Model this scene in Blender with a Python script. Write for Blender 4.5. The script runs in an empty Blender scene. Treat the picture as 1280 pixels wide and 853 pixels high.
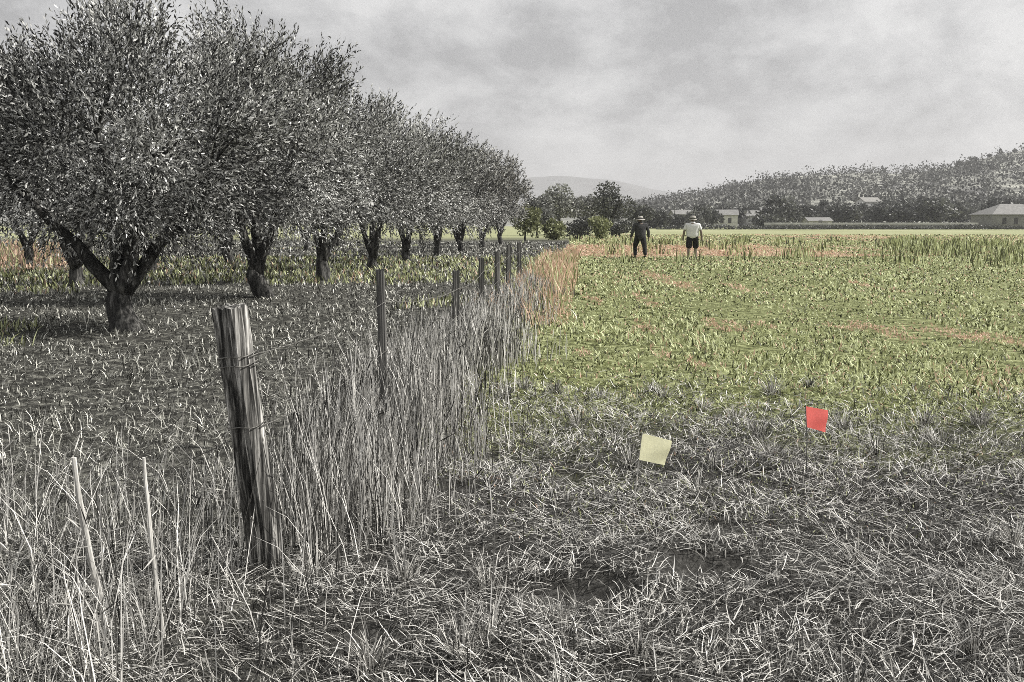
import bpy, bmesh, math, random
import numpy as np
from mathutils import Vector, Matrix

scene = bpy.context.scene
col = scene.collection
random.seed(7)
RNG = np.random.default_rng(11)
R = math.radians

# ------------------------------------------------------------------ camera
F_PX, CX, CY, HORIZON = 1244.0, 640.0, 426.5, 278.0
CAM_H = 1.5
PITCH = math.atan((CY - HORIZON) / F_PX)
cam_d = bpy.data.cameras.new('camera')
cam = bpy.data.objects.new('camera', cam_d)
col.objects.link(cam)
cam.location = (0, 0, CAM_H)
cam.rotation_euler = (R(90) - PITCH, 0, 0)
cam_d.sensor_width = 36.0
cam_d.lens = F_PX * 36.0 / 1280.0
cam_d.clip_start = 0.05
cam_d.clip_end = 20000
scene.camera = cam

# ------------------------------------------------------------------ light
SUN_EL, SUN_AZ = 41.0, 84.0          # azimuth from +Y (view direction) towards +X (right)
SUN_STRENGTH = 5.0
SKY_STRENGTH = 0.1
EXPOSURE = 0.42
sd = bpy.data.lights.new('sun', 'SUN')
sd.energy = SUN_STRENGTH
sd.angle = R(0.6)
sd.color = (1.0, 0.965, 0.91)
sun = bpy.data.objects.new('sun', sd)
col.objects.link(sun)
to_sun = Vector((math.cos(R(SUN_EL)) * math.sin(R(SUN_AZ)), math.cos(R(SUN_EL)) * math.cos(R(SUN_AZ)), math.sin(R(SUN_EL))))
sun.rotation_euler = to_sun.to_track_quat('Z', 'Y').to_euler()
sun.location = (0, 0, 60)

world = bpy.data.worlds.new('World')
scene.world = world
world.use_nodes = True
wn, wl = world.node_tree.nodes, world.node_tree.links
for n in list(wn):
    wn.remove(n)
wout = wn.new('ShaderNodeOutputWorld')
bg = wn.new('ShaderNodeBackground')
bg.inputs['Strength'].default_value = SKY_STRENGTH
sky = wn.new('ShaderNodeTexSky')
sky.sky_type = 'NISHITA'
sky.sun_disc = False
sky.sun_elevation = R(SUN_EL)
sky.sun_rotation = R(SUN_AZ)
sky.air_density = 1.0
sky.dust_density = 3.0
hs = wn.new('ShaderNodeHueSaturation')
hs.inputs['Saturation'].default_value = 0.10
hs.inputs['Value'].default_value = 1.0
wl.new(sky.outputs[0], hs.inputs['Color'])
tc = wn.new('ShaderNodeTexCoord')
mp = wn.new('ShaderNodeMapping')
mp.inputs['Scale'].default_value = (1.0, 1.0, 1.7)
mp.inputs['Location'].default_value = (2.35, 1.2, 0.6)
wl.new(tc.outputs['Generated'], mp.inputs['Vector'])
nz = wn.new('ShaderNodeTexNoise')
nz.inputs['Scale'].default_value = 6.5
nz.inputs['Detail'].default_value = 9.0
nz.inputs['Roughness'].default_value = 0.62
nz.inputs['Distortion'].default_value = 0.15
wl.new(mp.outputs[0], nz.inputs['Vector'])
cr = wn.new('ShaderNodeValToRGB')
e = cr.color_ramp.elements
e[0].position = 0.40
e[0].color = (2.8, 2.82, 2.9, 1)
e[1].position = 0.62
e[1].color = (5.9, 5.9, 5.9, 1)
m_ = e.new(0.5)
m_.color = (4.3, 4.32, 4.38, 1)
wl.new(nz.outputs[0], cr.inputs[0])
mx = wn.new('ShaderNodeMix')
mx.data_type = 'RGBA'
mx.inputs[0].default_value = 0.9
wl.new(hs.outputs[0], mx.inputs[6])
wl.new(cr.outputs[0], mx.inputs[7])
wl.new(mx.outputs[2], bg.inputs['Color'])
wl.new(bg.outputs[0], wout.inputs[0])

scene.view_settings.view_transform = 'Standard'
scene.view_settings.look = 'None'
scene.view_settings.exposure = EXPOSURE
scene.view_settings.gamma = 1.0
scene.view_settings.use_curve_mapping = False
scene.render.engine = 'CYCLES'
scene.cycles.max_bounces = 6
scene.cycles.diffuse_bounces = 2
scene.cycles.filter_width = 0.85
scene.cycles.transparent_max_bounces = 6
scene.cycles.volume_bounces = 0
scene.cycles.use_denoising = False

# ------------------------------------------------------------------ helpers
def pixdir(px, py):
    v = Vector(((px - CX) / F_PX, (CY - py) / F_PX, -1.0))
    return Matrix.Rotation(R(90) - PITCH, 3, 'X') @ v

def ground_at(px, py):
    d = pixdir(px, py)
    t = -CAM_H / d.z
    return Vector((d.x * t, d.y * t, 0.0))

def at(px, py, Y):
    d = pixdir(px, py)
    t = Y / d.y
    return Vector((d.x * t, Y, CAM_H + d.z * t))

def tag(o, label=None, cat=None, group=None, kind=None):
    if label: o['label'] = label
    if cat: o['category'] = cat
    if group: o['group'] = group
    if kind: o['kind'] = kind
    return o

def empty(name, loc, rz=0.0):
    o = bpy.data.objects.new(name, None)
    o.empty_display_size = 0.1
    o.location = loc
    o.rotation_euler = (0, 0, rz)
    col.objects.link(o)
    return o

def raw_mesh(name, verts, loops, starts, totals, attrs=None, smooth=False):
    me = bpy.data.meshes.new(name)
    me.vertices.add(len(verts))
    me.vertices.foreach_set('co', np.ascontiguousarray(verts, dtype=np.float32).ravel())
    me.loops.add(len(loops))
    me.loops.foreach_set('vertex_index', np.ascontiguousarray(loops, dtype=np.int32))
    me.polygons.add(len(starts))
    me.polygons.foreach_set('loop_start', np.ascontiguousarray(starts, dtype=np.int32))
    me.polygons.foreach_set('loop_total', np.ascontiguousarray(totals, dtype=np.int32))
    if smooth:
        me.polygons.foreach_set('use_smooth', np.ones(len(starts), dtype=bool))
    for k, a in (attrs or {}).items():
        at_ = me.attributes.new(k, 'FLOAT', 'POINT')
        at_.data.foreach_set('value', np.ascontiguousarray(a, dtype=np.float32))
    me.update(calc_edges=True)
    return me

def quads_mesh(name, verts, quads, attrs=None, smooth=False):
    q = np.asarray(quads, dtype=np.int32).reshape(-1, 4)
    n = len(q)
    return raw_mesh(name, verts, q.ravel(), np.arange(n) * 4, np.full(n, 4), attrs, smooth)

def link(name, me, mat=None, parent=None):
    o = bpy.data.objects.new(name, me)
    col.objects.link(o)
    if mat and not me.materials:
        me.materials.append(mat)
    if parent:
        o.parent = parent
    return o

class MB:
    """collects boxes, tubes and prisms, then builds ONE mesh object"""
    def __init__(self):
        self.v, self.f = [], []
    def add(self, vs, fs):
        b = len(self.v)
        self.v += [tuple(p) for p in vs]
        self.f += [tuple(i + b for i in f) for f in fs]
    def box(self, x0, x1, y0, y1, z0, z1):
        self.add([(x0, y0, z0), (x1, y0, z0), (x1, y1, z0), (x0, y1, z0), (x0, y0, z1), (x1, y0, z1), (x1, y1, z1), (x0, y1, z1)],
                 [(0, 3, 2, 1), (4, 5, 6, 7), (0, 1, 5, 4), (1, 2, 6, 5), (2, 3, 7, 6), (3, 0, 4, 7)])
    def tube(self, pts, rads, n=8, rough=0.0, rnd=None, cap=True):
        pts = [Vector(p) for p in pts]
        b = len(self.v)
        up = Vector((0.31, 0.17, 0.93)).normalized()
        prev = None
        for i, p in enumerate(pts):
            t = (pts[min(i + 1, len(pts) - 1)] - pts[max(i - 1, 0)]).normalized()
            if prev is None:
                a = t.cross(Vector((0, 1, 0.2)))
                if a.length < 1e-3: a = t.cross(Vector((1, 0, 0)))
            else:
                a = prev - t * prev.dot(t)
            a.normalize()
            prev = a
            c = t.cross(a)
            for k in range(n):
                th = 2 * math.pi * k / n
                r = rads[i]
                if rough:
                    r *= 1 + rough * (rnd.random() - 0.5) * 2
                self.v.append(tuple(p + (a * math.cos(th) + c * math.sin(th)) * r))
        for i in range(len(pts) - 1):
            for k in range(n):
                k2 = (k + 1) % n
                self.f.append((b + i * n + k, b + i * n + k2, b + (i + 1) * n + k2, b + (i + 1) * n + k))
        if cap:
            self.f.append(tuple(b + k for k in reversed(range(n))))
            self.f.append(tuple(b + (len(pts) - 1) * n + k for k in range(n)))
    def mesh(self, name, smooth=False):
        me = bpy.data.meshes.new(name)
        me.from_pydata(self.v, [], self.f)
        if smooth:
            me.polygons.foreach_set('use_smooth', np.ones(len(me.polygons), dtype=bool))
        me.update()
        return me
    def build(self, name, mat, parent=None, smooth=False):
        return link(name, self.mesh(name, smooth), mat, parent)

# ------------------------------------------------------------------ materials
def new_mat(name):
    m = bpy.data.materials.new(name)
    m.use_nodes = True
    nt = m.node_tree
    return m, nt, nt.nodes['Principled BSDF'], nt.nodes['Material Output']

def ramp(nt, stops, fac):
    r = nt.nodes.new('ShaderNodeValToRGB')
    els = r.color_ramp.elements
    while len(els) > 1: els.remove(els[-1])
    els[0].position = stops[0][0]
    els[0].color = (*stops[0][1], 1)
    for p, c in stops[1:]:
        x = els.new(p)
        x.color = (*c, 1)
    nt.links.new(fac, r.inputs[0])
    return r.outputs[0]

def leaf_mat(name, stops, transl=0.25, rough=0.55, spec=0.3):
    m, nt, bs, out = new_mat(name)
    a = nt.nodes.new('ShaderNodeAttribute')
    a.attribute_name = 'tint'
    c = ramp(nt, stops, a.outputs['Fac'])
    nt.links.new(c, bs.inputs['Base Color'])
    bs.inputs['Roughness'].default_value = rough
    bs.inputs['Specular IOR Level'].default_value = spec
    tr = nt.nodes.new('ShaderNodeBsdfTranslucent')
    nt.links.new(c, tr.inputs['Color'])
    mix = nt.nodes.new('ShaderNodeMixShader')
    mix.inputs[0].default_value = transl
    nt.links.new(bs.outputs[0], mix.inputs[1])
    nt.links.new(tr.outputs[0], mix.inputs[2])
    nt.links.new(mix.outputs[0], out.inputs[0])
    return m

def noise_mat(name, stops, scale=6.0, stretch=(1, 1, 1), detail=8.0, rough=0.85, bump=0.3, bump_dist=0.01, distort=0.3, spec=0.2):
    m, nt, bs, out = new_mat(name)
    t = nt.nodes.new('ShaderNodeTexCoord')
    mpn = nt.nodes.new('ShaderNodeMapping')
    mpn.inputs['Scale'].default_value = stretch
    nt.links.new(t.outputs['Object'], mpn.inputs['Vector'])
    n = nt.nodes.new('ShaderNodeTexNoise')
    n.inputs['Scale'].default_value = scale
    n.inputs['Detail'].default_value = detail
    n.inputs['Roughness'].default_value = 0.65
    n.inputs['Distortion'].default_value = distort
    nt.links.new(mpn.outputs[0], n.inputs['Vector'])
    nt.links.new(ramp(nt, stops, n.outputs[0]), bs.inputs['Base Color'])
    bs.inputs['Roughness'].default_value = rough
    bs.inputs['Specular IOR Level'].default_value = spec
    if bump:
        b = nt.nodes.new('ShaderNodeBump')
        b.inputs['Strength'].default_value = bump
        b.inputs['Distance'].default_value = bump_dist
        nt.links.new(n.outputs[0], b.inputs['Height'])
        nt.links.new(b.outputs[0], bs.inputs['Normal'])
    return m

def g(v, w=0.0):
    """neutral grey, w = warmth"""
    return (v * (1 + w * .4), v, v * (1 - w * 1.1))

M = {}
M['straw'] = leaf_mat('straw_blades', [(0.0, g(0.018, .06)), (0.35, g(0.09, .07)), (0.7, g(0.46, .07)), (1.0, g(0.86, .05))], 0.12, 0.5)
M['tallstraw'] = leaf_mat('tall_straw_blades', [(0.0, g(0.02, .06)), (0.4, g(0.16, .07)), (1.0, g(0.86, .05))], 0.12, 0.5)
M['grove'] = leaf_mat('grove_grass_blades', [(0.0, (0.02, 0.02, 0.017)), (0.4, (0.12, 0.119, 0.105)), (0.75, (0.50, 0.50, 0.44)), (1.0, (0.86, 0.85, 0.78))], 0.12, 0.55)
M['crop'] = leaf_mat('field_plant_leaves', [(0.0, (0.022, 0.024, 0.007)), (0.3, (0.13, 0.142, 0.06)), (0.65, (0.45, 0.485, 0.235)), (0.86, (0.77, 0.82, 0.50)), (0.88, (0.48, 0.32, 0.22)), (1.0, (0.80, 0.58, 0.44))], 0.3, 0.55)
M['olive'] = leaf_mat('olive_leaves', [(0.0, g(0.018)), (0.35, (0.07, 0.071, 0.066)), (0.65, (0.36, 0.362, 0.34)), (1.0, (0.85, 0.85, 0.82))], 0.12, 0.42, 0.5)
M['broad'] = leaf_mat('broad_leaves', [(0.0, g(0.05)), (0.5, (0.19, 0.193, 0.18)), (1.0, (0.44, 0.445, 0.41))], 0.2, 0.5)
M['greenbush'] = leaf_mat('green_bush_leaves', [(0.0, (0.05, 0.056, 0.022)), (0.5, (0.19, 0.205, 0.10)), (1.0, (0.46, 0.48, 0.27))], 0.25, 0.5)
M['darkleaf'] = leaf_mat('dark_tree_leaves', [(0.0, g(0.035)), (0.5, (0.085, 0.088, 0.08)), (1.0, (0.20, 0.205, 0.185))], 0.15, 0.5)
M['hillleaf'] = leaf_mat('hill_wood_leaves', [(0.0, g(0.03)), (0.5, (0.085, 0.086, 0.08)), (1.0, (0.20, 0.201, 0.187))], 0.15, 0.55)
M['bark'] = noise_mat('olive_bark', [(0.35, g(0.012)), (0.52, g(0.05, .05)), (0.7, g(0.22, .06))], 12, (1, 1, 0.22), 10, 0.9, 0.9, 0.03)
M['wood'] = noise_mat('weathered_wood', [(0.38, g(0.01, .06)), (0.47, g(0.05, .06)), (0.56, g(0.22, .06)), (0.66, g(0.70, .05))], 46, (1, 1, 0.03), 9, 0.85, 0.9, 0.012, 0.15)
M['palewood'] = noise_mat('bleached_wood', [(0.3, g(0.22, .06)), (0.5, g(0.55, .06)), (0.75, g(0.76, .05))], 40, (1, 1, 0.05), 8, 0.8, 0.5, 0.004, 0.1)
M['wire'] = noise_mat('rusty_wire', [(0.35, g(0.05, .12)), (0.7, g(0.26, .06))], 30, (1, 1, 1), 4, 0.5, 0, 0)
M['soil'] = noise_mat('ground_soil', [(0.3, g(0.05, .08)), (0.7, g(0.12, .08))], 20)

# ------------------------------------------------------------------ ground
def fence_x(y):
    return -1.03 + 0.074 * (y - 4.2)

PITS = []                         # bare dug hollows in the dry turf: centre x, centre y, radius x, radius y, depth
for (px, py, rx, ry, dp) in ((885, 714, .21, .16, .13), (728, 742, .22, .15, .11), (712, 594, .10, .16, .07), (560, 612, .2, .16, .07), (1090, 590, .12, .08, .04), (945, 438, .30, .30, .05), (775, 745, .05, .04, .04), (905, 665, .10, .08, .03), (470, 790, .10, .08, .05)):
    c = ground_at(px, py)
    PITS.append((c.x, c.y, rx, ry, dp))

def ground_z(x, y):
    x = np.asarray(x, dtype=float)
    y = np.asarray(y, dtype=float)
    fade = np.clip((60 - np.hypot(x, y)) / 40, 0, 1)
    z = 0.022 * np.sin(1.9 * x + 0.7 * y + .4) * np.sin(1.3 * y - .6 * x) + 0.014 * np.sin(4.7 * x - 2.1 * y + 1.) + 0.012 * np.sin(5.9 * y + 2.6 * x) + 0.006 * np.sin(13 * x + 5 * y) * np.sin(11 * y - 7 * x)
    z = z * fade
    for cx_, cy_, rx, ry, dp in PITS:
        z = z - dp * np.exp(-(((x - cx_) / rx) ** 2 + ((y - cy_) / ry) ** 2) ** 1.5)
    return z

def pit_mask(x, y, k=1.0):
    m = np.zeros(len(x), dtype=bool)
    for cx_, cy_, rx, ry, dp in PITS:
        m |= (((x - cx_) / (rx * k)) ** 2 + ((y - cy_) / (ry * k)) ** 2) < 1
    return m

def geo(a, b, n):
    return a * (b / a) ** (np.arange(1, n + 1) / n)

xs = np.concatenate([-geo(5.0, 4900, 60)[::-1], np.arange(-5.0, 5.001, 0.1), geo(5.0, 4900, 60)])
ys = np.concatenate([[-60, -30, -14, -7, -3, -1, 0.4], np.arange(1.5, 10.0, 0.09), geo(10.0, 5900, 100)])
gx, gy = np.meshgrid(xs, ys)
gzv = ground_z(gx, gy)
gv = np.stack([gx.ravel(), gy.ravel(), gzv.ravel()], 1)
ny, nx = gx.shape
ii = (np.arange(ny - 1)[:, None] * nx + np.arange(nx - 1)[None, :]).ravel()
gme = quads_mesh('ground', gv, np.stack([ii, ii + 1, ii + nx + 1, ii + nx], 1), smooth=True)

gm, nt, bs, out = new_mat('ground_turf_and_field')
geoN = nt.nodes.new('ShaderNodeNewGeometry')
sep = nt.nodes.new('ShaderNodeSeparateXYZ')
nt.links.new(geoN.outputs['Position'], sep.inputs[0])
def tnoise(scale, detail=6, rough=0.6):
    n = nt.nodes.new('ShaderNodeTexNoise')
    n.inputs['Scale'].default_value = scale
    n.inputs['Detail'].default_value = detail
    n.inputs['Roughness'].default_value = rough
    nt.links.new(geoN.outputs['Position'], n.inputs['Vector'])
    return n.outputs[0]
def mth(op, a, b=None, c=None):
    n = nt.nodes.new('ShaderNodeMath')
    n.operation = op
    for i, v in enumerate((a, b, c)):
        if v is None: continue
        if isinstance(v, (int, float)): n.inputs[i].default_value = v
        else: nt.links.new(v, n.inputs[i])
    return n.outputs[0]
def sstep(v, lo, hi):
    n = nt.nodes.new('ShaderNodeMapRange')
    n.interpolation_type = 'SMOOTHSTEP'
    nt.links.new(v, n.inputs['Value'])
    n.inputs['From Min'].default_value = lo
    n.inputs['From Max'].default_value = hi
    return n.outputs[0]
def mixc(f, a, b):
    n = nt.nodes.new('ShaderNodeMix')
    n.data_type = 'RGBA'
    nt.links.new(f, n.inputs[0])
    nt.links.new(a, n.inputs[6])
    nt.links.new(b, n.inputs[7])
    return n.outputs[2]
nbig, nmid, nfine, nrag = tnoise(0.5), tnoise(3.0, 8), tnoise(38.0, 8, .7), tnoise(7.0, 12, .8)
dry = ramp(nt, [(0.3, g(0.02, .07)), (0.5, g(0.05, .07)), (0.72, g(0.14, .06))], nfine)
fld = ramp(nt, [(0.36, (0.025, 0.028, 0.01)), (0.5, (0.15, 0.165, 0.07)), (0.64, (0.46, 0.49, 0.26))], nrag)
strp = nt.nodes.new('ShaderNodeMapping')
strp.inputs['Scale'].default_value = (.05, .35, 1)
nt.links.new(geoN.outputs['Position'], strp.inputs['Vector'])
nst = nt.nodes.new('ShaderNodeTexNoise')
nst.inputs['Scale'].default_value = 1.0
nst.inputs['Detail'].default_value = 8
nst.inputs['Roughness'].default_value = .7
nt.links.new(strp.outputs[0], nst.inputs['Vector'])
far = ramp(nt, [(0.32, (0.16, 0.17, 0.09)), (0.5, (0.31, 0.325, 0.18)), (0.68, (0.48, 0.48, 0.31))], nst.outputs[0])
tan = ramp(nt, [(0.3, (0.22, 0.14, 0.09)), (0.7, (0.62, 0.43, 0.32))], nmid)
grv = ramp(nt, [(0.35, g(0.015, .06)), (0.5, (0.05, 0.0495, 0.044)), (0.66, (0.30, 0.298, 0.26))], nrag)
yy, xx = sep.outputs['Y'], sep.outputs['X']
ywob = mth('ADD', yy, mth('MULTIPLY', mth('SUBTRACT', nbig, 0.5), 6.0))
c1 = mixc(sstep(ywob, 5.8, 8.6), dry, fld)
c1 = mixc(sstep(mth('ADD', yy, mth('MULTIPLY', mth('SUBTRACT', nbig, 0.5), 24.0)), 48.0, 74.0), c1, far)
band = mth('MULTIPLY', sstep(mth('ADD', yy, mth('MULTIPLY', mth('SUBTRACT', nbig, 0.5), 10.0)), 43.0, 47.0), mth('SUBTRACT', 1.0, sstep(yy, 60.0, 74.0)))
band = mth('MULTIPLY', band, mth('SUBTRACT', 1.0, sstep(mth('ADD', xx, mth('MULTIPLY', mth('SUBTRACT', nbig, 0.5), 12.0)), 13.0, 19.0)))
c1 = mixc(mth('MULTIPLY', band, 0.7), c1, tan)
fx = mth('SUBTRACT', xx, mth('ADD', mth('MULTIPLY', yy, 0.074), -1.34))
left = mth('SUBTRACT', 1.0, sstep(mth('ADD', fx, mth('MULTIPLY', mth('SUBTRACT', nbig, 0.5), 0.8)), -0.1, 0.5))
left = mth('MULTIPLY', left, mth('SUBTRACT', 1.0, sstep(yy, 75.0, 110.0)))
c1 = mixc(left, c1, grv)
nt.links.new(c1, bs.inputs['Base Color'])
bs.inputs['Roughness'].default_value = 0.95
bs.inputs['Specular IOR Level'].default_value = 0.1
bp = nt.nodes.new('ShaderNodeBump')
bp.inputs['Strength'].default_value = 0.7
bp.inputs['Distance'].default_value = 0.03
nt.links.new(nfine, bp.inputs['Height'])
nt.links.new(bp.outputs[0], bs.inputs['Normal'])
tag(link('ground', gme, gm), 'flat ground of dry turf and green field running to the hills', kind='structure')

# ------------------------------------------------------------------ blades
def blades(name, base, h, w, az, lean, curve, tint, mat, label, cat, head=None, crook=None, parent=None, short=False):
    """curved grass blades: lean = tilt from upright (rad), curve = extra bend towards the tip; one mesh of stuff"""
    n = len(base)
    ts = np.array([0.0, 0.5, 0.52, 1.0]) if short else np.array([0.0, 0.38, 0.72, 1.0])
    d = np.stack([np.cos(az), np.sin(az), np.zeros(n)], 1)
    side_az = az + np.pi / 2 + RNG.normal(0, .6, n)
    s = np.stack([np.cos(side_az), np.sin(side_az), np.zeros(n)], 1)
    pts = []
    p = base.copy()
    seg = np.diff(ts, prepend=0)
    ang = lean.copy()
    for i, t in enumerate(ts):
        if i:
            p = p + (d * np.sin(ang)[:, None] + np.array([0, 0, 1.0]) * np.cos(ang)[:, None]) * (h * seg[i])[:, None]
            ang = ang + curve * seg[i]
            if crook is not None:
                p = p + s * (crook * RNG.normal(0, 1, n) * h)[:, None]
        pts.append(p.copy())
    gz = ground_z(pts[-1][:, 0], pts[-1][:, 1])
    for i in (1, 2, 3):
        pts[i][:, 2] = np.maximum(pts[i][:, 2], gz + 0.008)
    hw = (w * 0.5)[:, None]
    V = np.stack([pts[0] - s * hw, pts[0] + s * hw, pts[1] - s * hw * .9, pts[1] + s * hw * .9,
                  pts[2] - s * hw * .7, pts[2] + s * hw * .7, pts[3]], 1).reshape(-1, 3)
    b = np.arange(n) * 7
    q = np.stack([b, b + 1, b + 3, b + 2, b + 2, b + 3, b + 5, b + 4], 1).reshape(-1, 4)
    t3 = np.stack([b + 4, b + 5, b + 6], 1)
    tv = np.repeat(tint, 7)
    if short:                              # low plants: one quad and a tip
        V = np.stack([pts[0] - s * hw * .6, pts[0] + s * hw * .6, pts[1] - s * hw, pts[1] + s * hw, pts[3]], 1).reshape(-1, 3)
        b = np.arange(n) * 5
        q = np.stack([b, b + 1, b + 3, b + 2], 1)
        t3 = np.stack([b + 2, b + 3, b + 4], 1)
        tv = np.repeat(tint, 5)
    loops = np.concatenate([q.ravel(), t3.ravel()])
    tot = np.concatenate([np.full(len(q), 4), np.full(n, 3)])
    if head is not None:                   # ear of seeds on some stalks
        k = np.where(head)[0]
        m = len(k)
        ax = (pts[3] - pts[2])[k]
        ax /= np.linalg.norm(ax, axis=1)[:, None] + 1e-9
        L = RNG.uniform(.05, .12, m)[:, None]
        W = RNG.uniform(.0018, .004, m)[:, None]
        s2 = np.cross(ax, s[k])
        tip = pts[3][k]
        parts = []
        for ss in (s[k], s2):
            parts.append(np.stack([tip - ax * L * .2, tip + ax * L * .35 + ss * W, tip + ax * L, tip + ax * L * .35 - ss * W], 1).reshape(-1, 3))
        hv = np.concatenate(parts)
        hb = len(V) + np.arange(2 * m) * 4
        hq = np.stack([hb, hb + 1, hb + 2, hb + 3], 1)
        V = np.concatenate([V, hv])
        loops = np.concatenate([loops, hq.ravel()])
        tot = np.concatenate([tot, np.full(2 * m, 4)])
        tv = np.concatenate([tv, np.repeat(np.concatenate([tint[k], tint[k]]), 4)])
    starts = np.concatenate([[0], np.cumsum(tot)[:-1]])
    me = raw_mesh(name, V, loops, starts, tot, {'tint': np.clip(tv, 0, 1)})
    o = link(name, me, mat, parent)
    tag(o, label, cat, kind='stuff')
    return o

def scatter(n, d0, d1, p, side=0.58, pad=1.2, xmin=None, xmax=None):
    """ground points whose density per square metre falls with distance from the viewing spot as d**-p"""
    dd = np.linspace(d0, d1, 4000)
    pdf = (2 * side * dd + 2 * pad) * dd ** (-p)
    cdf = np.cumsum(pdf)
    cdf /= cdf[-1]
    y = np.interp(RNG.random(n), cdf, dd)
    x = (RNG.random(n) * 2 - 1) * (side * y + pad)
    return x, y

def pnoise(x, y, s, ph=0.0):
    return (np.sin(x * s + 1.3 * np.sin(y * s * .7 + ph)) + np.sin(y * s * 1.1 + 1.7 * np.sin(x * s * .6 - ph)) + .6 * np.sin((x + y) * s * 2.3 + ph) + .5 * np.sin((x - 1.4 * y) * s * 3.1 - ph)) / 3.1

def base3(x, y, dz=-0.01):
    return np.stack([x, y, ground_z(x, y) + dz], 1)

# 1. matted dry turf in front of the field
def field_edge(x, y):
    return y + 1.1 * pnoise(x, y, .55, .8)

def dry_turf():
    x, y = scatter(205000, 1.9, 10.0, 1.0)
    keep = (x > fence_x(y) - .2) & (field_edge(x, y) < RNG.normal(7.4, 1.1, len(x))) & ~pit_mask(x, y, 1.15)
    keep |= (y < 4.6) & ~pit_mask(x, y, 1.15)
    x, y = x[keep], y[keep]
    n = len(x)
    clump = pnoise(x, y, 3.4, .2) + .6 * pnoise(x, y, 9.0, 1.7)
    mat_ = RNG.random(n) < 0.52
    h = np.where(mat_, RNG.uniform(.045, .145, n), RNG.uniform(.03, .09, n) * (1 + .7 * np.clip(clump, -.6, 1.0)))
    lean = np.where(mat_, RNG.uniform(1.1, 1.5, n), np.abs(RNG.normal(.35, .3, n)))
    curve = np.where(mat_, RNG.normal(.1, .5, n), RNG.uniform(.2, 1.7, n))
    # lodged straw lies mostly across, swept in locks
    az = np.where(mat_, 1.8 * pnoise(x, y, 2.0, .5) + RNG.choice([0, np.pi], n) + RNG.normal(0, .7, n), RNG.uniform(0, 2 * np.pi, n))
    w = np.maximum(RNG.uniform(.0026, .0052, n), y * .0009)
    tint = np.clip(RNG.beta(.42, .52, n) + .14 * clump, 0, 1)
    # tussocks: sprays of longer blades from one foot
    tx, ty = scatter(150, 2.4, 9.0, .9)
    ok = (tx > fence_x(ty) + .2) & ~pit_mask(tx, ty, 1.6)
    tx, ty = tx[ok], ty[ok]
    k = 75
    ta = RNG.uniform(0, 2 * np.pi, (len(tx), k))
    tr = RNG.uniform(0, .06, (len(tx), k))
    x2, y2 = (tx[:, None] + np.cos(ta) * tr).ravel(), (ty[:, None] + np.sin(ta) * tr).ravel()
    m = len(x2)
    x, y = np.concatenate([x, x2]), np.concatenate([y, y2])
    h = np.concatenate([h, RNG.uniform(.08, .22, m) * np.repeat(RNG.uniform(.6, 1.2, len(tx)), k)])
    lean = np.concatenate([lean, np.abs(RNG.normal(.35, .25, m))])
    curve = np.concatenate([curve, RNG.uniform(.2, 1.5, m)])
    az = np.concatenate([az, ta.ravel() + RNG.normal(0, .3, m)])
    w = np.concatenate([w, np.maximum(RNG.uniform(.0028, .005, m), y2 * .0007)])
    tint = np.concatenate([tint, np.clip(RNG.beta(.9, .8, m), 0, 1)])
    mat_ = np.concatenate([mat_, np.zeros(m, dtype=bool)])
    n = len(x)
    b = base3(x, y)
    b[:, 2] += np.where(mat_, RNG.uniform(0, .06, n), 0)
    blades('dry_grass', b, h, w, az, lean, curve, tint, M['straw'], 'matted pale dry grass covering the ground in front of the green field', 'grass', crook=np.full(n, .03))
dry_turf()

# 2. tall standing straw along the fence
def tall_straw():
    n = 10000
    y = 3.2 + 20.0 * RNG.random(n) ** 1.5
    off = RNG.normal(0, .29, n)
    x = fence_x(y) + .04 + off + .16 * np.sin(y * 1.3) + .1 * np.sin(y * 3.1)
    edge = np.exp(-(off / .42) ** 2)
    keep = ~((np.abs(x + 1.03) < .16) & (y < 4.12)) & ~((off < -.25) & (y < 6) & (RNG.random(n) < .7)) & (pnoise(x, y, 1.9, .7) > RNG.uniform(-1.6, .1, n)) & ~((y < 4.0) & (RNG.random(n) < .55)) & ~((y < 4.35) & (x < -.9) & (RNG.random(n) < .75))
    x, y, edge = x[keep], y[keep], edge[keep]
    n = len(x)
    tuft = pnoise(x, y, 2.6, 2.)
    h = RNG.uniform(.35, 1.0, n) * (1 + .22 * tuft) * np.interp(y, [3, 5, 6.5, 9, 14, 24], [.72, .88, .95, .8, .6, .4]) * (.55 + .45 * edge)
    w = np.maximum(RNG.uniform(.003, .0055, n), y * .0009)
    lean = np.abs(RNG.normal(.08, .12, n))
    curve = np.abs(RNG.normal(.15, .45, n))
    blades('tall_straw', base3(x, y), h, w, RNG.uniform(0, 2 * np.pi, n), lean, curve, RNG.beta(.5, .5, n), M['tallstraw'],
           'tall upright pale straw growing along the wire fence', 'straw', head=RNG.random(n) < .25, crook=np.full(n, .012))
    # low leafy undergrowth of the strip
tall_straw()

# 3. loose arching stalks around the thin stakes in the near corner
def arching():
    n = 1900
    y = RNG.uniform(2.2, 5.2, n)
    x = -0.9 - RNG.random(n) ** .8 * (0.34 * y + .8) + .12
    keep = ~((np.abs(x + 1.0) < .15) & (y < 4.1))
    x, y = x[keep], y[keep]
    n = len(x)
    x = x + .12 * np.sin(7 * y)
    h = RNG.uniform(.18, .62, n)
    blades('arching_stalks', base3(x, y), h, RNG.uniform(.0025, .005, n), RNG.uniform(0, 2 * np.pi, n), np.abs(RNG.normal(.22, .22, n)), RNG.uniform(0, 1.5, n),
           RNG.beta(.7, .5, n), M['tallstraw'], 'loose arching dry stalks around the thin leaning stakes', 'stalks', head=RNG.random(n) < .15, crook=np.full(n, .015))
arching()

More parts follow.
